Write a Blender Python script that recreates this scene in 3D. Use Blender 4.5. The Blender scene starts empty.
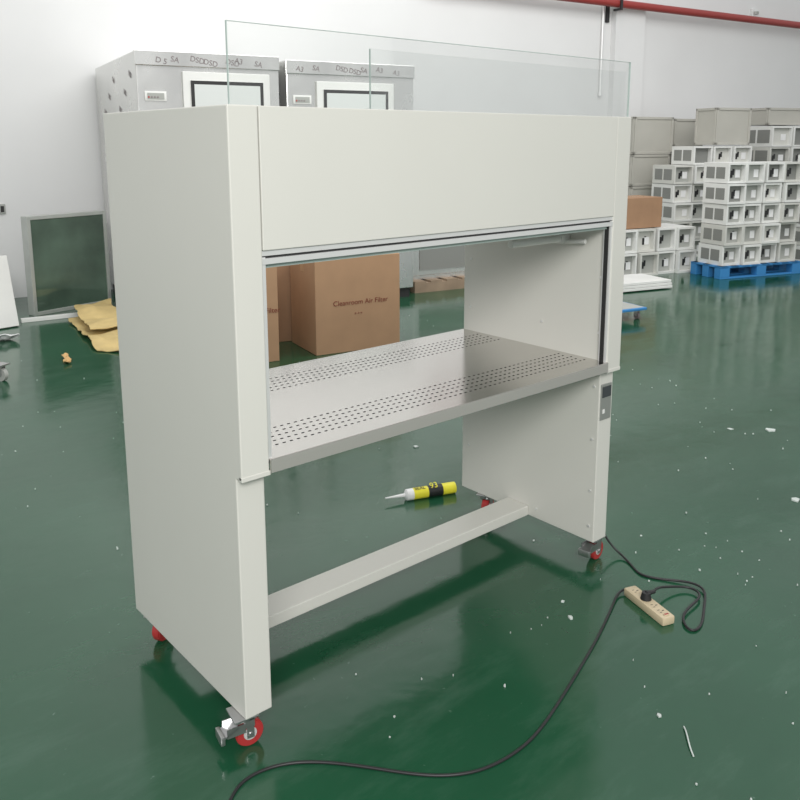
import bpy, bmesh, math, random
from mathutils import Vector, Matrix, noise
random.seed(7)
scene=bpy.context.scene
col=scene.collection
try:
    scene.view_settings.view_transform='Standard'
    scene.view_settings.look='None'
except Exception: pass

# ---------------- materials ----------------
def mat(name,color,rough=.5,metal=0,noise_amt=0,noise_scale=5,bump=0,bump_scale=200,spec=.5,stretch=None,rough_var=0,coat=0):
    m=bpy.data.materials.new(name);m.use_nodes=True;nt=m.node_tree;b=nt.nodes['Principled BSDF']
    b.inputs['Base Color'].default_value=(*color,1);b.inputs['Roughness'].default_value=rough;b.inputs['Metallic'].default_value=metal
    b.inputs['Specular IOR Level'].default_value=spec
    b.inputs['Coat Weight'].default_value=coat
    tc=nt.nodes.new('ShaderNodeTexCoord');mp=nt.nodes.new('ShaderNodeMapping');nt.links.new(tc.outputs['Object'],mp.inputs[0])
    if stretch: mp.inputs['Scale'].default_value=stretch
    if noise_amt or rough_var:
        n=nt.nodes.new('ShaderNodeTexNoise');n.inputs['Scale'].default_value=noise_scale;n.inputs['Detail'].default_value=6
        nt.links.new(mp.outputs[0],n.inputs['Vector'])
        if noise_amt:
            r=nt.nodes.new('ShaderNodeValToRGB');r.color_ramp.elements[0].position=.3;r.color_ramp.elements[1].position=.7
            r.color_ramp.elements[0].color=(*[c*(1-noise_amt) for c in color],1);r.color_ramp.elements[1].color=(*[min(1,c*(1+noise_amt)) for c in color],1)
            nt.links.new(n.outputs[0],r.inputs[0]);nt.links.new(r.outputs[0],b.inputs['Base Color'])
        if rough_var:
            mr=nt.nodes.new('ShaderNodeMapRange');mr.inputs[3].default_value=max(0,rough-rough_var);mr.inputs[4].default_value=rough+rough_var
            nt.links.new(n.outputs[0],mr.inputs[0]);nt.links.new(mr.outputs[0],b.inputs['Roughness'])
    if bump:
        n2=nt.nodes.new('ShaderNodeTexNoise');n2.inputs['Scale'].default_value=bump_scale;n2.inputs['Detail'].default_value=3
        nt.links.new(mp.outputs[0],n2.inputs['Vector'])
        bp=nt.nodes.new('ShaderNodeBump');bp.inputs['Strength'].default_value=bump;bp.inputs['Distance'].default_value=.01
        nt.links.new(n2.outputs[0],bp.inputs['Height']);nt.links.new(bp.outputs[0],b.inputs['Normal'])
    return m
def glassmat(name,tint,base=.02,k=.18,rough=.02):
    m=bpy.data.materials.new(name);m.use_nodes=True;nt=m.node_tree;nt.nodes.clear()
    o=nt.nodes.new('ShaderNodeOutputMaterial');t=nt.nodes.new('ShaderNodeBsdfTransparent');t.inputs[0].default_value=(*tint,1)
    g=nt.nodes.new('ShaderNodeBsdfGlossy');g.inputs['Roughness'].default_value=rough
    lw=nt.nodes.new('ShaderNodeLayerWeight');lw.inputs[0].default_value=.35
    ma=nt.nodes.new('ShaderNodeMath');ma.operation='MULTIPLY';ma.inputs[1].default_value=k
    ad=nt.nodes.new('ShaderNodeMath');ad.operation='ADD';ad.inputs[1].default_value=base
    mx=nt.nodes.new('ShaderNodeMixShader')
    nt.links.new(lw.outputs['Fresnel'],ma.inputs[0]);nt.links.new(ma.outputs[0],ad.inputs[0]);nt.links.new(ad.outputs[0],mx.inputs[0])
    nt.links.new(t.outputs[0],mx.inputs[1]);nt.links.new(g.outputs[0],mx.inputs[2]);nt.links.new(mx.outputs[0],o.inputs[0])
    return m
M={}
M['powder']=mat('powder_coat',(.605,.60,.555),.34,bump=.05,bump_scale=700,noise_amt=.01,noise_scale=3)
M['dark']=mat('dark_gap',(.02,.02,.02),.6)
M['ss']=mat('brushed_steel',(.60,.58,.55),.17,1,stretch=(1,40,1),rough_var=.05,noise_scale=8,noise_amt=.05)
M['lip']=mat('steel_edge',(.52,.50,.47),.30,.5)
M['ssfilm']=mat('steel_sheet',(.72,.72,.70),.26,.85,noise_amt=.10,noise_scale=2,rough_var=.10)
M['alu']=mat('aluminium',(.75,.75,.74),.4,.5)
M['glass']=glassmat('clear_glass',(.98,.987,.983))
M['glassedge']=mat('glass_edge',(.42,.50,.47),.1)
M['gwin']=mat('window_pane',(.66,.69,.67),.12,.1)
M['gpanel']=mat('glass_painted_reflection',(.10,.155,.115),.07,.25,noise_amt=.4,noise_scale=2.0,spec=1)  # mottled green in the base colour stands for reflections in the pane
M['red']=mat('red_polyurethane',(.36,.03,.03),.35)
M['chrome']=mat('zinc_plate',(.50,.50,.50),.30,.9)
M['card']=mat('cardboard',(.45,.27,.155),.8,noise_amt=.05,noise_scale=6)
M['card2']=mat('cardboard_brown',(.34,.20,.115),.8,noise_amt=.06,noise_scale=6)
M['tape']=mat('packing_tape',(.50,.32,.18),.3)
M['ink']=mat('print_ink',(.22,.05,.03),.7)
M['inkgrey']=mat('print_grey',(.20,.17,.17),.7)
M['white']=mat('white_panel',(.72,.725,.70),.5,noise_amt=.05,noise_scale=3)
M['white2']=mat('white_panel_aged',(.60,.60,.56),.5,noise_amt=.05,noise_scale=3)
M['inner']=mat('grey_filter_face',(.36,.37,.345),.6,noise_amt=.1,noise_scale=2)
M['slotgrey']=mat('grey_slot',(.22,.225,.21),.6)
M['beige']=mat('beige_crate',(.44,.43,.385),.6,noise_amt=.06,noise_scale=2)
M['black']=mat('black_rubber',(.015,.015,.016),.45)
M['blue']=mat('blue_plastic',(.04,.22,.50),.45)
M['yellow']=mat('yellow_label',(.75,.68,.04),.4)
M['foam']=mat('yellow_foam',(.58,.44,.19),.6,noise_amt=.12,noise_scale=8)
M['strip']=mat('tan_plastic',(.54,.45,.30),.4)
M['whiteplastic']=mat('white_film',(.78,.78,.78),.35,noise_amt=.05,noise_scale=15)
M['pipe']=mat('red_pipe_paint',(.30,.035,.03),.45)
M['wallpaint']=mat('wall_paint',(.725,.725,.72),.75,noise_amt=.03,noise_scale=.8,bump=.08,bump_scale=12)
M['debris']=mat('white_scrap',(.55,.6,.57),.7)
M['orange']=mat('orange_scrap',(.6,.38,.16),.8)
M['wood']=mat('pallet_wood',(.26,.19,.13),.8,noise_amt=.2)
M['screen']=mat('display',(.05,.055,.06),.15)
M['plate']=mat('label_plate',(.33,.34,.32),.35,.4)
M['frame']=mat('silver_frame',(.56,.58,.55),.3,.5,noise_amt=.1,noise_scale=3)
# floor
def floormat():
    m=bpy.data.materials.new('green_epoxy');m.use_nodes=True;nt=m.node_tree;b=nt.nodes['Principled BSDF']
    tc=nt.nodes.new('ShaderNodeTexCoord')
    n=nt.nodes.new('ShaderNodeTexNoise');n.inputs['Scale'].default_value=.9;n.inputs['Detail'].default_value=8;n.inputs['Roughness'].default_value=.62
    nt.links.new(tc.outputs['Object'],n.inputs['Vector'])
    r=nt.nodes.new('ShaderNodeValToRGB');r.color_ramp.elements[0].position=.3;r.color_ramp.elements[1].position=.72
    r.color_ramp.elements[0].color=(.008,.058,.026,1);r.color_ramp.elements[1].color=(.014,.082,.039,1)
    nt.links.new(n.outputs[0],r.inputs[0])
    v=nt.nodes.new('ShaderNodeTexNoise');v.inputs['Scale'].default_value=38;v.inputs['Detail'].default_value=2
    nt.links.new(tc.outputs['Object'],v.inputs['Vector'])
    r2=nt.nodes.new('ShaderNodeValToRGB');r2.color_ramp.elements[0].position=.73;r2.color_ramp.elements[0].color=(0,0,0,1)
    r2.color_ramp.elements[1].position=.80;r2.color_ramp.elements[1].color=(.35,.35,.35,1)
    nt.links.new(v.outputs[0],r2.inputs[0])
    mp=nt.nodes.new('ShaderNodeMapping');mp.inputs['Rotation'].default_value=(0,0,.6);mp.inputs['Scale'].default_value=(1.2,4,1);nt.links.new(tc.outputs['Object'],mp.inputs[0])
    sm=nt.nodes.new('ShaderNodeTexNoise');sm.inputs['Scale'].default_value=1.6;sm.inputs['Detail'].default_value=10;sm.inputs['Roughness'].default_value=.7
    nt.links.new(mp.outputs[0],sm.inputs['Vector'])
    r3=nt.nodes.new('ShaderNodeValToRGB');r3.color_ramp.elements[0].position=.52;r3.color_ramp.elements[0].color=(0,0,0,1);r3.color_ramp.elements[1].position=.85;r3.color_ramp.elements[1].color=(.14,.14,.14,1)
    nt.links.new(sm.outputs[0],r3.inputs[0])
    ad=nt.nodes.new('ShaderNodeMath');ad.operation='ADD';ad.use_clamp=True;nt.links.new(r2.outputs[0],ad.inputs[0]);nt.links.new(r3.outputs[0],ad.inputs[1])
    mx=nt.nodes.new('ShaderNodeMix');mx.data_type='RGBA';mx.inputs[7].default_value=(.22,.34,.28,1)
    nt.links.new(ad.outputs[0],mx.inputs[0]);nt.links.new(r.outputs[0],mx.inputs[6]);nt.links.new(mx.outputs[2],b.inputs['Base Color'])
    mr=nt.nodes.new('ShaderNodeMapRange');mr.inputs[1].default_value=.3;mr.inputs[2].default_value=.75;mr.inputs[3].default_value=.09;mr.inputs[4].default_value=.22
    nt.links.new(sm.outputs[0],mr.inputs[0]);nt.links.new(mr.outputs[0],b.inputs['Roughness'])
    b.inputs['IOR'].default_value=1.62
    w=nt.nodes.new('ShaderNodeTexNoise');w.inputs['Scale'].default_value=5;w.inputs['Detail'].default_value=3
    nt.links.new(tc.outputs['Object'],w.inputs['Vector'])
    bp=nt.nodes.new('ShaderNodeBump');bp.inputs['Strength'].default_value=.09;bp.inputs['Distance'].default_value=.02
    nt.links.new(w.outputs[0],bp.inputs['Height']);nt.links.new(bp.outputs[0],b.inputs['Normal'])
    return m
M['floor']=floormat()

# ---------------- mesh helpers ----------------
class B:
    def __init__(s): s.bm=bmesh.new(); s.mats=[]
    def mi(s,k):
        if k not in s.mats: s.mats.append(k)
        return s.mats.index(k)
    def _tag(s,geom,k):
        i=s.mi(k)
        for v in geom:
            for f in v.link_faces: f.material_index=i
    def box(s,x0,x1,y0,y1,z0,z1,k,bev=0,rot=None):
        r=bmesh.ops.create_cube(s.bm,size=1)
        vs=r['verts']
        c=Vector(((x0+x1)/2,(y0+y1)/2,(z0+z1)/2))
        for v in vs:
            v.co=Vector((v.co.x*(x1-x0),v.co.y*(y1-y0),v.co.z*(z1-z0)))
            if rot is not None: v.co=rot@v.co
            v.co+=c
        s._tag(vs,k)
        if bev:
            es=list({e for v in vs for e in v.link_edges})
            bmesh.ops.bevel(s.bm,geom=es,offset=bev,segments=2,affect='EDGES',profile=.5)
    def prism(s,prof,x0,x1,k,bev=0):
        a=[s.bm.verts.new((x0,y,z)) for y,z in prof];c=[s.bm.verts.new((x1,y,z)) for y,z in prof]
        n=len(prof);s.bm.faces.new(a);s.bm.faces.new(c[::-1])
        for i in range(n): s.bm.faces.new((a[(i+1)%n],a[i],c[i],c[(i+1)%n]))
        s._tag(a+c,k)
        bmesh.ops.recalc_face_normals(s.bm,faces=list({f for v in a+c for f in v.link_faces}))
        if bev:
            es=list({e for v in a+c for e in v.link_edges})
            bmesh.ops.bevel(s.bm,geom=es,offset=bev,segments=2,affect='EDGES',profile=.5)
    def cyl(s,p0,p1,r0,k,r1=None,seg=24,caps=True):
        p0=Vector(p0);p1=Vector(p1);d=p1-p0
        r=bmesh.ops.create_cone(s.bm,cap_ends=caps,segments=seg,radius1=r0,radius2=r0 if r1 is None else r1,depth=d.length)
        q=d.to_track_quat('Z','Y').to_matrix().to_4x4();q.translation=(p0+p1)/2
        bmesh.ops.transform(s.bm,matrix=q,verts=r['verts']);s._tag(r['verts'],k)
    def face(s,pts,k):
        vs=[s.bm.verts.new(p) for p in pts];f=s.bm.faces.new(vs);f.material_index=s.mi(k);return f
    def make(s,name,parent=None,loc=(0,0,0),az=0,smooth=False):
        me=bpy.data.meshes.new(name);s.bm.normal_update();s.bm.to_mesh(me);s.bm.free()
        for k in s.mats: me.materials.append(M[k])
        o=bpy.data.objects.new(name,me);col.objects.link(o);o.location=loc;o.rotation_euler=(0,0,math.radians(az))
        if smooth:
            for p in me.polygons: p.use_smooth=True
            md=o.modifiers.new('es','EDGE_SPLIT');md.split_angle=math.radians(35)
        if parent: o.parent=parent
        return o
def empty(name,loc=(0,0,0),az=0):
    e=bpy.data.objects.new(name,None);e.empty_display_size=.1;col.objects.link(e);e.location=loc;e.rotation_euler=(0,0,math.radians(az));return e
def tube(name,pts,r,k,parent=None):
    cu=bpy.data.curves.new(name,'CURVE');cu.dimensions='3D';sp=cu.splines.new('NURBS');sp.points.add(len(pts)-1)
    for i,p in enumerate(pts): sp.points[i].co=(*p,1)
    sp.use_endpoint_u=True;sp.order_u=4;sp.resolution_u=8
    cu.bevel_depth=r;cu.bevel_resolution=3;cu.use_fill_caps=True
    t=bpy.data.objects.new(name+'_c',cu);col.objects.link(t)
    dg=bpy.context.evaluated_depsgraph_get();me=bpy.data.meshes.new_from_object(t.evaluated_get(dg))
    bpy.data.objects.remove(t)
    me.materials.clear();me.materials.append(M[k])
    for p in me.polygons: p.use_smooth=True;p.material_index=0
    o=bpy.data.objects.new(name,me);col.objects.link(o)
    if parent:o.parent=parent
    return o
def text(name,body,size,k,parent,loc,rot):
    cu=bpy.data.curves.new(name,'FONT');cu.body=body;cu.size=size;cu.extrude=.0005
    t=bpy.data.objects.new(name+'_c',cu);col.objects.link(t)
    dg=bpy.context.evaluated_depsgraph_get();me=bpy.data.meshes.new_from_object(t.evaluated_get(dg));bpy.data.objects.remove(t)
    me.materials.clear();me.materials.append(M[k])
    for p in me.polygons:p.material_index=0
    o=bpy.data.objects.new(name,me);col.objects.link(o);o.parent=parent;o.location=loc;o.rotation_euler=rot
    return o

# ---------------- room ----------------
b=B();b.box(-12,20,-12,12,-.1,0,'floor');b.make('floor')
WAZ=-9.6
b=B();b.box(-9,19,0,.2,0,6,'wallpaint')
wall=b.make('wall_back',loc=(1.5,7.35,0),az=WAZ)
b=B();b.box(-4,1.71,-.06,-.002,0,6,'wallpaint');b.make('trim_1',loc=(1.5,7.35,0),az=WAZ)
b=B();b.box(8.35,8.95,-.10,-.002,0,6,'wallpaint');b.make('trim_2',loc=(1.5,7.35,0),az=WAZ)
# pipes
b=B();b.cyl((5,-.22,3.55),(19,-.22,3.50),.055,'pipe')
for s in (8.25,14): 
    b.box(s-.02,s+.02,-.24,0,3.60,3.64,'black');b.box(s-.02,s+.02,-.29,-.15,3.44,3.47,'black');b.box(s-.02,s+.02,-.30,-.28,3.44,3.62,'black')
    b.box(s-.03,s+.03,-.03,0,3.3,3.66,'black')
b.make('fire_sprinkler_pipe',loc=(1.5,7.35,0),az=WAZ,smooth=True)
b=B();b.cyl((8.15,-.03,2.3),(8.15,-.03,5),.02,'alu');b.cyl((8.15,-.03,2.3),(8.15,-.03,2.25),.03,'alu');b.make('electrical_conduit',loc=(1.5,7.35,0),az=WAZ,smooth=True)
b=B();b.box(11.5,11.64,-.05,-.001,3.62,3.74,'alu',.005);b.box(11.53,11.61,-.09,-.05,3.65,3.70,'inner',.003);b.make('wall_outlet',loc=(1.5,7.35,0),az=WAZ)  # electrical outlet high on the wall, gives no light
b=B();b.box(-.06,.0,-.08,-.061,.87,.97,'inner',.005);b.box(-.045,-.015,-.085,-.08,.89,.95,'dark');b.make('wall_socket',loc=(1.5,7.35,0),az=WAZ)

# ---------------- clean bench ----------------
W,D,t,z1,z2,ZT,s0=1.547,.717,.0786,.761,1.316,1.65,.027
bench=empty('laminar_flow_clean_bench')
prof=[(0,z1),(0,ZT),(D,ZT),(D,.10),(s0,.10),(s0,z1)]
for nm,xa,xb in (('side_panel_left',0,t),('side_panel_right',W-t,W)):
    b=B();b.prism(prof,xa,xb,'powder',.003)
    b.box(xa-.002 if xa else -.0,xb+.002 if not xa else xb,-.0015,.012,z1-.002,z1+.010,'powder',.001)
    b.make(nm,bench)
b=B()
b.box(t+.002,W-t-.002,-.001,.02,z2,ZT-.001,'powder',.002)
b.box(t,W-t,.02,.024,z2+.002,ZT-.01,'dark')
b.make('front_panel',bench)
b=B();b.box(t+.001,W-t-.001,.06,D,z2+.02,ZT-.004,'powder',.002);b.box(t+.001,W-t-.001,.08,D-.03,z2+.012,z2+.02,'alu');b.make('filter_plenum',bench)
b=B()
b.box(t,W-t,.004,.05,1.303,1.315,'alu');b.box(t,W-t,.008,.045,1.297,1.303,'dark');b.box(t,W-t,.002,.05,1.283,1.297,'alu')
b.make('sash_rail',bench)
b=B();b.box(t,W-t,.018,.024,1.272,1.281,'glassedge');b.make('sash_glass_edge',bench)
b=B()
for x in (t,W-t-.010): b.box(x,x+.010,.004,.032,.80,1.30,'alu')
b.box(W-t-.012,W-t-.004,.010,.026,.80,1.283,'dark')
b.make('sash_guides',bench)
b=B();b.box(.016,W-.002,.014,.019,ZT+.001,1.83,'glass');b.make('glass_sash',bench)
b=B();b.box(.43,W+.0,.028,.033,ZT+.001,1.80,'glass');b.box(.43,.4315,.028,.033,ZT+.001,1.80,'glassedge');b.make('glass_sash_inner',bench)
b=B();b.box(.015,W,.0135,.0195,1.83,1.8312,'glassedge');b.box(.0145,.016,.0135,.0195,ZT+.001,1.8312,'glassedge');b.box(W-.002,W,.0135,.0195,ZT+.001,1.8312,'glassedge');b.make('glass_sash_rim',bench)
# deck
b=B()
b.box(t+.0005,W-t-.0005,-.003,D-.002,.796,.800,'ss');b.box(t+.0005,W-t-.0005,-.006,-.002,.764,.7995,'lip',.001);b.box(t+.0005,W-t-.0005,D-.006,D-.002,.764,.796,'ss')
b.box(t+.0005,W-t-.0005,-.002,.02,.764,.767,'lip')
b.box(t+.002,W-t-.002,.03,D-.02,.775,.790,'powder')
b.make('steel_worktop',bench)
b=B()
def slot(cx,cy,l,w):
    n=4;pts=[]
    for i in range(n+1):
        a=-math.pi/2+math.pi*i/n;pts.append((cx+l/2-w/2+w/2*math.cos(a),cy+w/2*math.sin(a),.8004))
    for i in range(n+1):
        a=math.pi/2+math.pi*i/n;pts.append((cx-l/2+w/2+w/2*math.cos(a),cy+w/2*math.sin(a),.8004))
    b.face(pts,'dark')
for (ya,rows) in ((.075,5),(.49,5)):
    for r in range(rows):
        for c in range(62):
            x=t+.025+c*.0222+(.011 if r%2 else 0)
            if x<W-t-.03: slot(x,ya+r*.029,.0105,.0055)
b.make('worktop_perforations',bench)
b=B();b.box(t+.0005,W-t-.0005,.34,.45,.10,.14,'powder',.003);b.make('crossbar',bench)
b=B();b.cyl((W-t-.02,.10,1.222),(W-t-.02,.32,1.205),.008,'white');b.cyl((W-t-.04,.2,1.225),(W-t-.3,.2,1.225),.013,'white');b.box(W-t-.045,W-t,.18,.22,1.21,1.24,'alu',.003);b.make('lamp_holder',bench,smooth=True)
b=B()
b.box(W-.072,W-.010,s0-.004,s0+.001,.575,.71,'plate',.002);b.box(W-.066,W-.016,s0-.006,s0-.004,.66,.70,'screen');b.box(W-.062,W-.05,s0-.006,s0-.004,.60,.615,'white')
b.make('control_plate',bench)
b=B()
for y,z in ((.05,.30),(.05,.50),(.05,.70),(.05,.16),(.04,.9),(.04,1.1),(D-.04,.9),(D-.04,1.1),(D-.04,.3),(D-.04,.6),(.30,.14),(.3,.9)):
    b.cyl((W-t-.003,y,z),(W-t,y,z),.005,'alu',seg=12)
b.make('screws',bench,smooth=True)
# casters
def caster(nm,x,y,az,brake):
    b=B()
    R=.038
    b.box(-.034,.034,-.034,.034,.093,.0995,'chrome',.002)
    b.cyl((0,0,.082),(0,0,.093),.024,'chrome')
    for s in (-1,1):
        b.box(s*.018-.0015,s*.018+.0015,-.004,.026,.060,.084,'chrome')
        b.box(s*.018-.0015,s*.018+.0015,.004,.024,.028,.062,'chrome')
    b.box(-.0195,.0195,-.022,.028,.079,.084,'chrome')
    b.cyl((-.014,.014,R),(.014,.014,R),R-.003,'red',seg=40)
    b.cyl((-.010,.014,R),(.010,.014,R),R,'red',seg=40)
    b.cyl((-.0155,.014,R),(.0155,.014,R),.018,'alu',seg=24)
    b.cyl((-.022,.014,R),(.022,.014,R),.006,'chrome',seg=12)
    if brake:
        b.box(-.022,.022,-.062,-.016,.060,.064,'chrome',rot=Matrix.Rotation(math.radians(25),3,'X'))
        b.box(-.022,-.019,-.05,0,.050,.076,'chrome');b.box(.019,.022,-.05,0,.050,.076,'chrome')
        b.box(-.024,.024,-.068,-.056,.036,.062,'chrome',.002)
    b.make(nm,bench,loc=(x,y,0),az=az,smooth=True)
caster('caster_1',.012,.066,-100,True)
caster('caster_2',W-.022,.065,-85,True)
caster('caster_3',W-.05,D-.12,-70,False)
caster('caster_4',.045,D-.07,-60,False)

# ---------------- background steel air showers ----------------
def shower(nm,loc,w,d,h,doorx0,doorx1,doorz):
    e=empty(nm,loc,-11.5)
    b=B();b.box(0,w,0,d,.1,h,'ssfilm',.01);b.box(.03,w-.03,.03,d-.03,0,.1,'dark')
    b.box(-.01,w+.0,-.02,0,h-.12,h,'ssfilm',.004)
    b.make('body',e)
    b=B()
    fx=.06
    b.box(doorx0,doorx1,-.03,-.001,.2,doorz,'white',.004)
    b.box(doorx0+fx,doorx1-fx,-.036,-.030,.9,doorz-.07,'dark',.004)
    b.box(doorx0+fx+.035,doorx1-fx-.035,-.040,-.036,.95,doorz-.105,'gwin')
    b.box(doorx0+.02,doorx0+.045,-.07,-.03,1.0,1.25,'chrome',.004)
    b.make('door',e)
    b=B();b.box(.06,.24,-.012,-.001,1.92,2.0,'white',.002);b.box(.08,.22,-.016,-.012,1.935,1.985,'inner')
    for i in range(4): b.cyl((.09+.025*i,-.018,1.95),(.09+.025*i,-.012,1.95),.008,'red' if i==0 else 'inkgrey',seg=12)
    b.make('control_box',e,smooth=True)
    for i in range(7):
        text('film_print_%d'%(i+1),random.choice(['DSD','A3','D 5','SA']),.065,'inkgrey',e,(.08+(w-.35)*i/6+random.random()*.08,-.022,h-.09+.01*(i%3)),(math.pi/2,.2,0))
    for i in range(6):
        text('side_print_%d'%(i+1),'DSD',.06,'inkgrey',e,(-.003,.3+.25*i,2.15-.14*(i%3)),(math.pi/2,.35,-math.pi/2))
    return e
shower('air_shower_cabinet',(2.02,5.14,0),1.26,1.95,2.33,.38,1.16,2.17)
shower('air_shower_cabinet',(3.33,4.885,0),1.34,1.75,2.31,.29,1.10,2.13)
b=B()
for i in range(3): b.box(0,1.0,i*.3,i*.3+.1,0,.1,'wood')
for i in range(5): b.box(i*.2,i*.2+.14,0,.7,.1,.12,'wood')
b.make('wooden_pallet',loc=(4.78,4.75,0),az=-11.5)
b=B();b.box(0,.8,0,.5,.12,.16,'ssfilm');b.box(0,.8,0,.5,.16,.62,'ssfilm',.006);b.box(.08,.72,-.01,0,.22,.56,'slotgrey');b.make('steel_pass_box',loc=(4.85,4.86,0),az=-11.5)

# ---------------- cardboard boxes ----------------
def carton(nm,loc,az,w,d,h,k='card',label=None):
    e=empty(nm,loc,az)
    b=B();b.box(0,w,0,d,0,h,k,.004)
    b.box(-.001,w+.001,d/2-.03,d/2+.03,h-.0005,h+.001,'tape');b.box(-.0015,.001,d/2-.03,d/2+.03,h-.12,h+.001,'tape');b.box(w-.001,w+.0015,d/2-.03,d/2+.03,h-.12,h+.001,'tape')
    b.box(0,w,d/2-.002,d/2+.002,h+.001,h+.0015,'dark')
    b.make('box',e)
    if label: 
        text('label',label,.054,'ink',e,(w*.20,-.002,h*.50),(math.pi/2,0,0))
        text('label_small','* * *',.035,'ink',e,(w*.45,-.002,h*.38),(math.pi/2,0,0))
    return e
carton('cardboard_box',(2.49,3.28,0),-12,.71,.5,.73,'card','Cleanroom Air Filter')
carton('cardboard_box',(1.66,3.46,0),-12,.56,.5,.73,'card','Cleanroom Air Filter')
carton('cardboard_box',(2.28,3.88,0),-12,.6,.5,.76,'card2')

# ---------------- left clutter ----------------
e=empty('glass_pass_box',(1.36,6.18,0),14)
b=B();w,h=.83,.92
b.box(0,w,.02,.10,0,h,'frame',.006)
for a in ((0,.035,0,h),(w-.035,w,0,h),(.035,w-.035,0,.035),(.035,w-.035,h-.035,h)): b.box(a[0],a[1],0,.02,a[2],a[3],'frame',.003)
b.box(.035,w-.035,.012,.02,.035,h-.035,'gpanel')
b.make('frame',e)
b=B();b.box(.0,.85,0,.05,0,.62,'white',.004);b.box(-.1,.7,.06,.10,0,.70,'white',.004);o=b.make('foam_board',loc=(.28,5.70,0.01),az=8);o.rotation_euler=(math.radians(-12),0,math.radians(8))
b=B();b.box(0,.62,0,.05,0,.035,'white',.003);b.make('white_plank',loc=(1.18,5.96,0),az=-8)
def sheet(nm,quad,nx,ny,amp,k,z=.01,fs=4):
    bm=bmesh.new();g=[]
    for i in range(nx+1):
        row=[]
        for j in range(ny+1):
            u=i/nx;v=j/ny
            p=(1-u)*(1-v)*Vector(quad[0])+u*(1-v)*Vector(quad[1])+u*v*Vector(quad[2])+(1-u)*v*Vector(quad[3])
            n=noise.noise(Vector((p.x*fs,p.y*fs,1.3)))
            n2=noise.noise(Vector((p.x*fs*3,p.y*fs*3,7)))
            row.append(bm.verts.new((p.x+.03*n2,p.y+.03*n,z+max(0,amp*(.45+n+.3*n2)))))
        g.append(row)
    for i in range(nx):
        for j in range(ny): bm.faces.new((g[i][j],g[i+1][j],g[i+1][j+1],g[i][j+1]))
    me=bpy.data.meshes.new(nm);bm.to_mesh(me);bm.free();me.materials.append(M[k])
    o=bpy.data.objects.new(nm,me);col.objects.link(o);md=o.modifiers.new('s','SOLIDIFY');md.thickness=.006
    return o
e=empty('yellow_foam_sheet')
sheet('sheet_1',[(1.52,5.75,0),(1.30,4.50,0),(1.50,4.25,0),(1.93,5.80,0)],24,30,.05,'foam',fs=3).parent=e
sheet('sheet_2',[(1.62,5.90,0),(1.42,4.95,0),(1.75,4.80,0),(1.96,5.90,0)],20,24,.07,'foam',z=.07,fs=2.5).parent=e
sheet('crumpled_paper',[(.72,5.25,0),(.98,5.25,0),(.92,5.45,0),(.65,5.45,0)],12,12,.07,'whiteplastic',fs=9)
sheet('orange_scrap',[(.97,4.25,0),(1.03,4.28,0),(1.08,4.5,0),(1.04,4.48,0)],6,6,.03,'orange',fs=20)
b=B();b.box(-.04,.04,-.04,.04,.11,.118,'chrome');b.cyl((-.015,0,.045),(.015,0,.045),.045,'inner');b.box(-.022,-.018,-.015,.015,.04,.11,'chrome');b.box(.018,.022,-.015,.015,.04,.11,'chrome');b.make('spare_caster',loc=(.52,4.13,0),az=30,smooth=True)

# ---------------- right stacks ----------------
def stack(nm,loc,az,cols,rows,bw,bh,bd,z0=0,skip=(),pallet=False,jit=.012,mark=True):
    e=empty(nm,loc,az);b=B()
    f=.024
    for r in range(rows):
        for c in range(cols):
            if (c,r) in skip: continue
            wk='white' if random.random()<.7 else 'white2'
            ik=random.choice(['inner','inner','slotgrey','white2'])
            x=c*bw+random.uniform(-jit,jit);y=random.uniform(-1,1)*.03;z=z0+r*bh;w=bw-.016;h=bh-.006
            b.box(x,x+w,y+.10,y+bd,z,z+h,wk)
            b.box(x,x+f,y,y+.10,z,z+h,wk);b.box(x+w-f,x+w,y,y+.10,z,z+h,wk)
            b.box(x+f,x+w-f,y,y+.10,z,z+f,wk);b.box(x+f,x+w-f,y,y+.10,z+h-f,z+h,wk)
            b.box(x+f,x+w-f,y+.06,y+.105,z+f,z+h-f,ik)
            b.box(x-.002,x,y+.05,y+bd*.48,z+.05,z+h-.05,'slotgrey');b.box(x-.002,x,y+bd*.54,y+bd-.05,z+.05,z+h-.05,'slotgrey')
            if mark:
                q=random.random()
                mx=x+w*random.uniform(.25,.5);mz=z+h*.48
                if q<.75:
                    b.box(mx,mx+.03,y+.055,y+.06,mz-.05,mz+.03,'black');b.box(mx+.03,mx+.055,y+.055,y+.06,mz-.02,mz+.05,'black')
                if random.random()<.7: b.box(x+w*.58,x+w*.82,y+.054,y+.06,mz-.05,mz+.04,'whiteplastic')
    b.make('boxes',e)
    if pallet:
        b=B();L=cols*bw+.1;dd=bd+.1
        for y in (0,dd/2-.05,dd-.1):
            b.box(-.05,L-.05,y-.04,y+.06,.125,.15,'blue',.004);b.box(-.05,L-.05,y-.04,y+.06,0,.02,'blue',.004)
            for k in range(3): b.box(-.05+k*(L-.14)/2,.09+k*(L-.14)/2,y-.04,y+.06,.02,.125,'blue',.004)
        for k in range(8): b.box(-.05+k*L/8,-.05+k*L/8+.12,-.04,dd-.04,.13,.15,'blue')
        b.make('pallet',e)
    return e
stack('filter_frame_stack',(8.08,3.10,0),-19,4,5,.285,.238,.40,z0=.15,pallet=True)
stack('filter_frame_stack',(9.15,4.42,0),-19,4,6,.33,.253,.45,skip=((0,5),),)
stack('filter_frame_stack',(7.22,3.92,0),-15,4,2,.30,.28,.5)
stack('filter_frame_stack',(11.25,4.15,0),-19,4,6,.40,.30,.6)
stack('filter_frame_stack',(9.85,2.55,0),-19,4,6,.33,.235,.7)
carton('cardboard_box',(7.36,3.96,.562),-12,.60,.4,.36,'card2')
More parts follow.
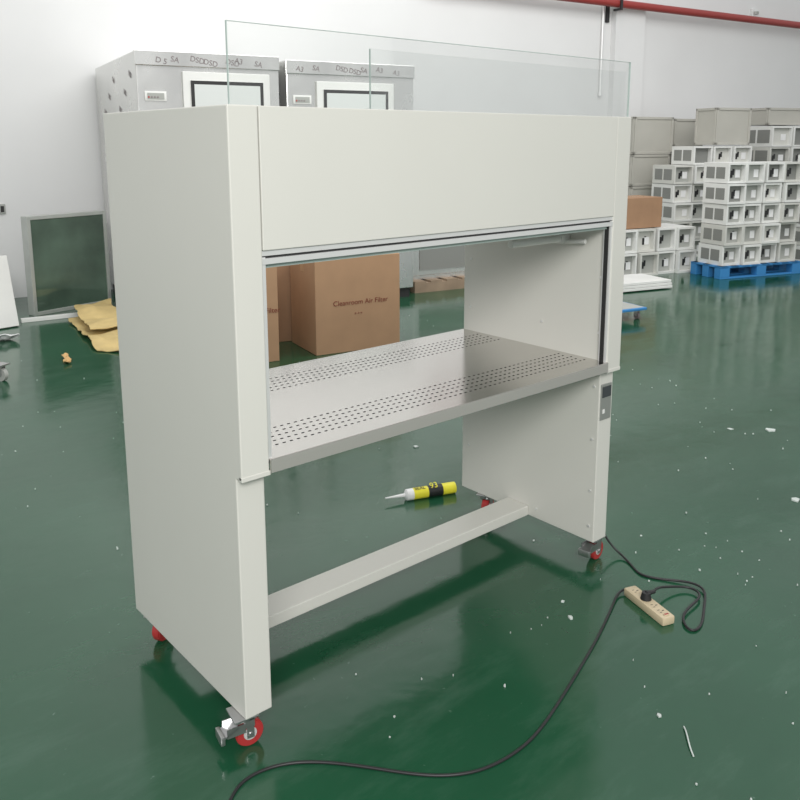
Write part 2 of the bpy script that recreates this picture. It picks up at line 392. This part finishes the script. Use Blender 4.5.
def crate(nm,loc,az,w,d,h,rx=0):
    b=B();b.box(0,w,0,d,0,h,'beige',.01)
    f=.035
    for a in ((0,w,0,f),(0,w,h-f,h),(0,f,0,h),(w-f,w,0,h)): b.box(a[0],a[1],-.012,0,a[2],a[3],'beige',.003)
    for a in ((0,d,0,f),(0,d,h-f,h),(0,f,0,h),(d-f,d,0,h)): b.box(-.012,0,a[0],a[1],a[2],a[3],'beige',.003)
    o=b.make(nm,loc=loc,az=az);o.rotation_euler[0]=math.radians(rx)
crate('ventilation_housing',(9.22,5.14,0),-12,.74,.5,.95)
crate('ventilation_housing',(9.22,5.14,.955),-12,.72,.5,.44)
crate('ventilation_housing',(9.24,5.14,1.40),-12,.74,.5,.52)
crate('ventilation_housing',(10.12,5.06,0),-12,.6,.45,1.5)
crate('ventilation_housing',(10.12,5.06,1.505),-12,.6,.45,.40)
crate('ventilation_housing',(9.85,4.26,1.530),-19,.60,.4,.50)
crate('ventilation_housing',(11.3,4.25,1.815),-19,.8,.5,.25)
b=B()
for i in range(3): b.box(0,.75,i*.01,.5,.012+.03*i,.038+.03*i,'white',.003)
b.box(.1,.2,.1,.4,0,.012,'wood');b.box(.55,.65,.1,.4,0,.012,'wood')
b.make('white_board_stack',loc=(6.35,3.32,0),az=-16)
# blue dolly
e=empty('blue_dolly',(4.88,2.55,0),-14)
b=B();b.box(0,.62,0,.42,.085,.11,'blue',.006);b.box(.02,.6,.02,.4,.11,.112,'inner')
for x,y in ((.06,.06),(.56,.06),(.06,.36),(.56,.36)):
    b.cyl((x-.012,y,.03),(x+.012,y,.03),.03,'inkgrey');b.box(x-.018,x-.014,y-.015,y+.015,.03,.085,'chrome');b.box(x+.014,x+.018,y-.015,y+.015,.03,.085,'chrome')
b.make('platform',e,smooth=True)

# ---------------- small props ----------------
e=empty('sealant_cartridge')
R=.0255;p0=Vector((1.335,.93,R));p1=Vector((1.555,.85,R));d=(p1-p0).normalized()
b=B();b.cyl(p0,p0+d*.03,R,'whiteplastic');b.cyl(p0+d*.03,p0+d*.10,R+.0003,'yellow');b.cyl(p0+d*.10,p0+d*.17,R+.0004,'black');b.cyl(p0+d*.17,p0+d*.215,R+.0003,'yellow');b.cyl(p0+d*.215,p1,R,'yellow')
b.cyl(p0-d*.008,p0,R*.5,'whiteplastic',r1=R);b.cyl(p0-d*.025,p0-d*.008,.008,'whiteplastic');b.cyl(p0-d*.10,p0-d*.02,.003,'whiteplastic',r1=.008)
b.make('body',e,smooth=True)
az=math.atan2(d.y,d.x)
text('print_number','93',.04,'yellow',e,tuple(p0+d*.108+Vector((-.006,-.017,R*.86))),(math.radians(35),0,az))
text('print_text','SEAL',.024,'black',e,tuple(p0+d*.035+Vector((-.004,-.014,R*.90))),(math.radians(30),0,az))
# power strip
e=empty('power_strip',(1.385,-.268,0),-109)
b=B();b.box(-.105,.105,-.025,.025,0,.030,'strip',.006)
for x in (-.07,.03,.065): 
    b.box(x-.014,x+.014,-.017,.017,.0298,.0304,'strip')
    b.box(x-.008,x-.006,-.010,-.002,.0304,.031,'dark');b.box(x+.006,x+.008,-.010,-.002,.0304,.031,'dark');b.box(x-.0015,x+.0015,.003,.011,.0304,.031,'dark')
b.box(.085,.096,-.01,.01,.030,.034,'red',.002)
b.cyl((-.015,0,.031),(-.015,0,.055),.019,'black',r1=.014);b.cyl((-.015,.0,.050),(-.015,.035,.050),.009,'black',r1=.006)
b.make('body',e,smooth=True)
r=.0042
tube('power_cable',[(W+.01,.12,.22),(W+.03,.10,.16),(W+.05,.06,.05),(1.63,.0,r),(1.58,-.08,r),(1.55,-.13,r),(1.59,-.20,r),(1.64,-.27,.01),(1.64,-.34,.012),(1.55,-.38,r),(1.42,-.45,r),(1.36,-.44,r),(1.40,-.38,.01),(1.48,-.36,.012),(1.59,-.36,.014),(1.61,-.29,.012),(1.53,-.25,.02),(1.47,-.245,.04),(1.427,-.262,.050)],r,'black')
tube('extension_cord',[(1.422,-.163,.016),(1.40,-.140,.012),(1.33,-.17,r),(1.14,-.25,r),(.97,-.31,r),(.79,-.37,r),(.66,-.41,r),(.56,-.43,r),(.41,-.42,r),(.30,-.34,r),(.22,-.23,r),(.13,-.12,r),(.05,-.06,r),(-.04,-.04,r),(-.11,-.07,r),(-.18,-.16,r),(-.3,-.4,r)],r*.95,'black')
# debris
b=B()
def chip(x,y,s):
    n=random.randint(4,6);a0=random.random()*6;h=.002+random.random()*.004
    pts=[(x+s*random.uniform(.5,1)*math.cos(a0+i*6.283/n)*random.uniform(.6,1.3),y+s*random.uniform(.5,1)*math.sin(a0+i*6.283/n)) for i in range(n)]
    top=[b.bm.verts.new((px,py,h+random.random()*.003)) for px,py in pts];bot=[b.bm.verts.new((px,py,.0005)) for px,py in pts]
    k=b.mi('debris');f=b.bm.faces.new(top);f.material_index=k
    for i in range(n):
        f=b.bm.faces.new((bot[i],bot[(i+1)%n],top[(i+1)%n],top[i]));f.material_index=k
for i in range(150): chip(random.uniform(.1,4.5),random.uniform(-1.0,.0) if random.random()<.4 else random.uniform(-.5,4),random.uniform(.0015,.0045))
for i in range(50): chip(random.uniform(1.7,4.0),random.uniform(-.6,1.2),random.uniform(.002,.006))
for i in range(30): chip(random.uniform(-.6,1.0),random.uniform(1.2,5),random.uniform(.002,.006))
for x,y,s in ((3.45,.30,.035),(3.3,.45,.02),(2.64,-.20,.03),(1.80,1.39,.018),(1.14,-.13,.012),(.94,-.59,.010),(1.0,3.0,.01),(1.2,-.05,.008)): chip(x,y,s)
b.make('floor_debris')
tube('plastic_strand',[(.95,-.66,.004),(.92,-.69,.012),(.90,-.70,.006),(.87,-.735,.003)],.0022,'debris')

# ---------------- lights ----------------
w=bpy.data.worlds.new('World');scene.world=w;w.use_nodes=True
w.node_tree.nodes['Background'].inputs[0].default_value=(.98,.99,1,1);w.node_tree.nodes['Background'].inputs[1].default_value=.70
def area(nm,loc,target,sx,sy,p,c=(1,1,1)):
    l=bpy.data.lights.new(nm,'AREA');l.shape='RECTANGLE';l.size=sx;l.size_y=sy;l.energy=p;l.color=c
    o=bpy.data.objects.new(nm,l);col.objects.link(o);o.location=loc;o.rotation_euler=(Vector(target)-Vector(loc)).to_track_quat('-Z','Y').to_euler()
area('ceiling_light_front',(-2.6,-4.5,4.0),(1,.6,.8),2.6,2.0,370,(1,.985,.96))
area('back_wall_fill',(4.5,1.5,5.8),(6,6.5,1.5),8,3,330,(1,.995,.985))  # unseen lamp, added to keep the back wall bright
# ---------------- camera ----------------
cx,cy,cz,yaw,pi,ro,f,ppy=-0.9271,-1.6703,1.5642,0.8625,0.1845,-0.0025,824.8618,297.0502
F=Vector((math.cos(yaw)*math.cos(pi),math.sin(yaw)*math.cos(pi),-math.sin(pi)))
R0=F.cross(Vector((0,0,1))).normalized();U0=R0.cross(F)
R1=R0*math.cos(ro)+U0*math.sin(ro);U1=-R0*math.sin(ro)+U0*math.cos(ro)
c=bpy.data.cameras.new('camera');o=bpy.data.objects.new('camera',c);col.objects.link(o)
o.matrix_world=Matrix(((R1.x,U1.x,-F.x,cx),(R1.y,U1.y,-F.y,cy),(R1.z,U1.z,-F.z,cz),(0,0,0,1)))
c.lens=f/800*36;c.shift_y=(ppy-400)/800;c.clip_start=.05;c.clip_end=200
scene.camera=o
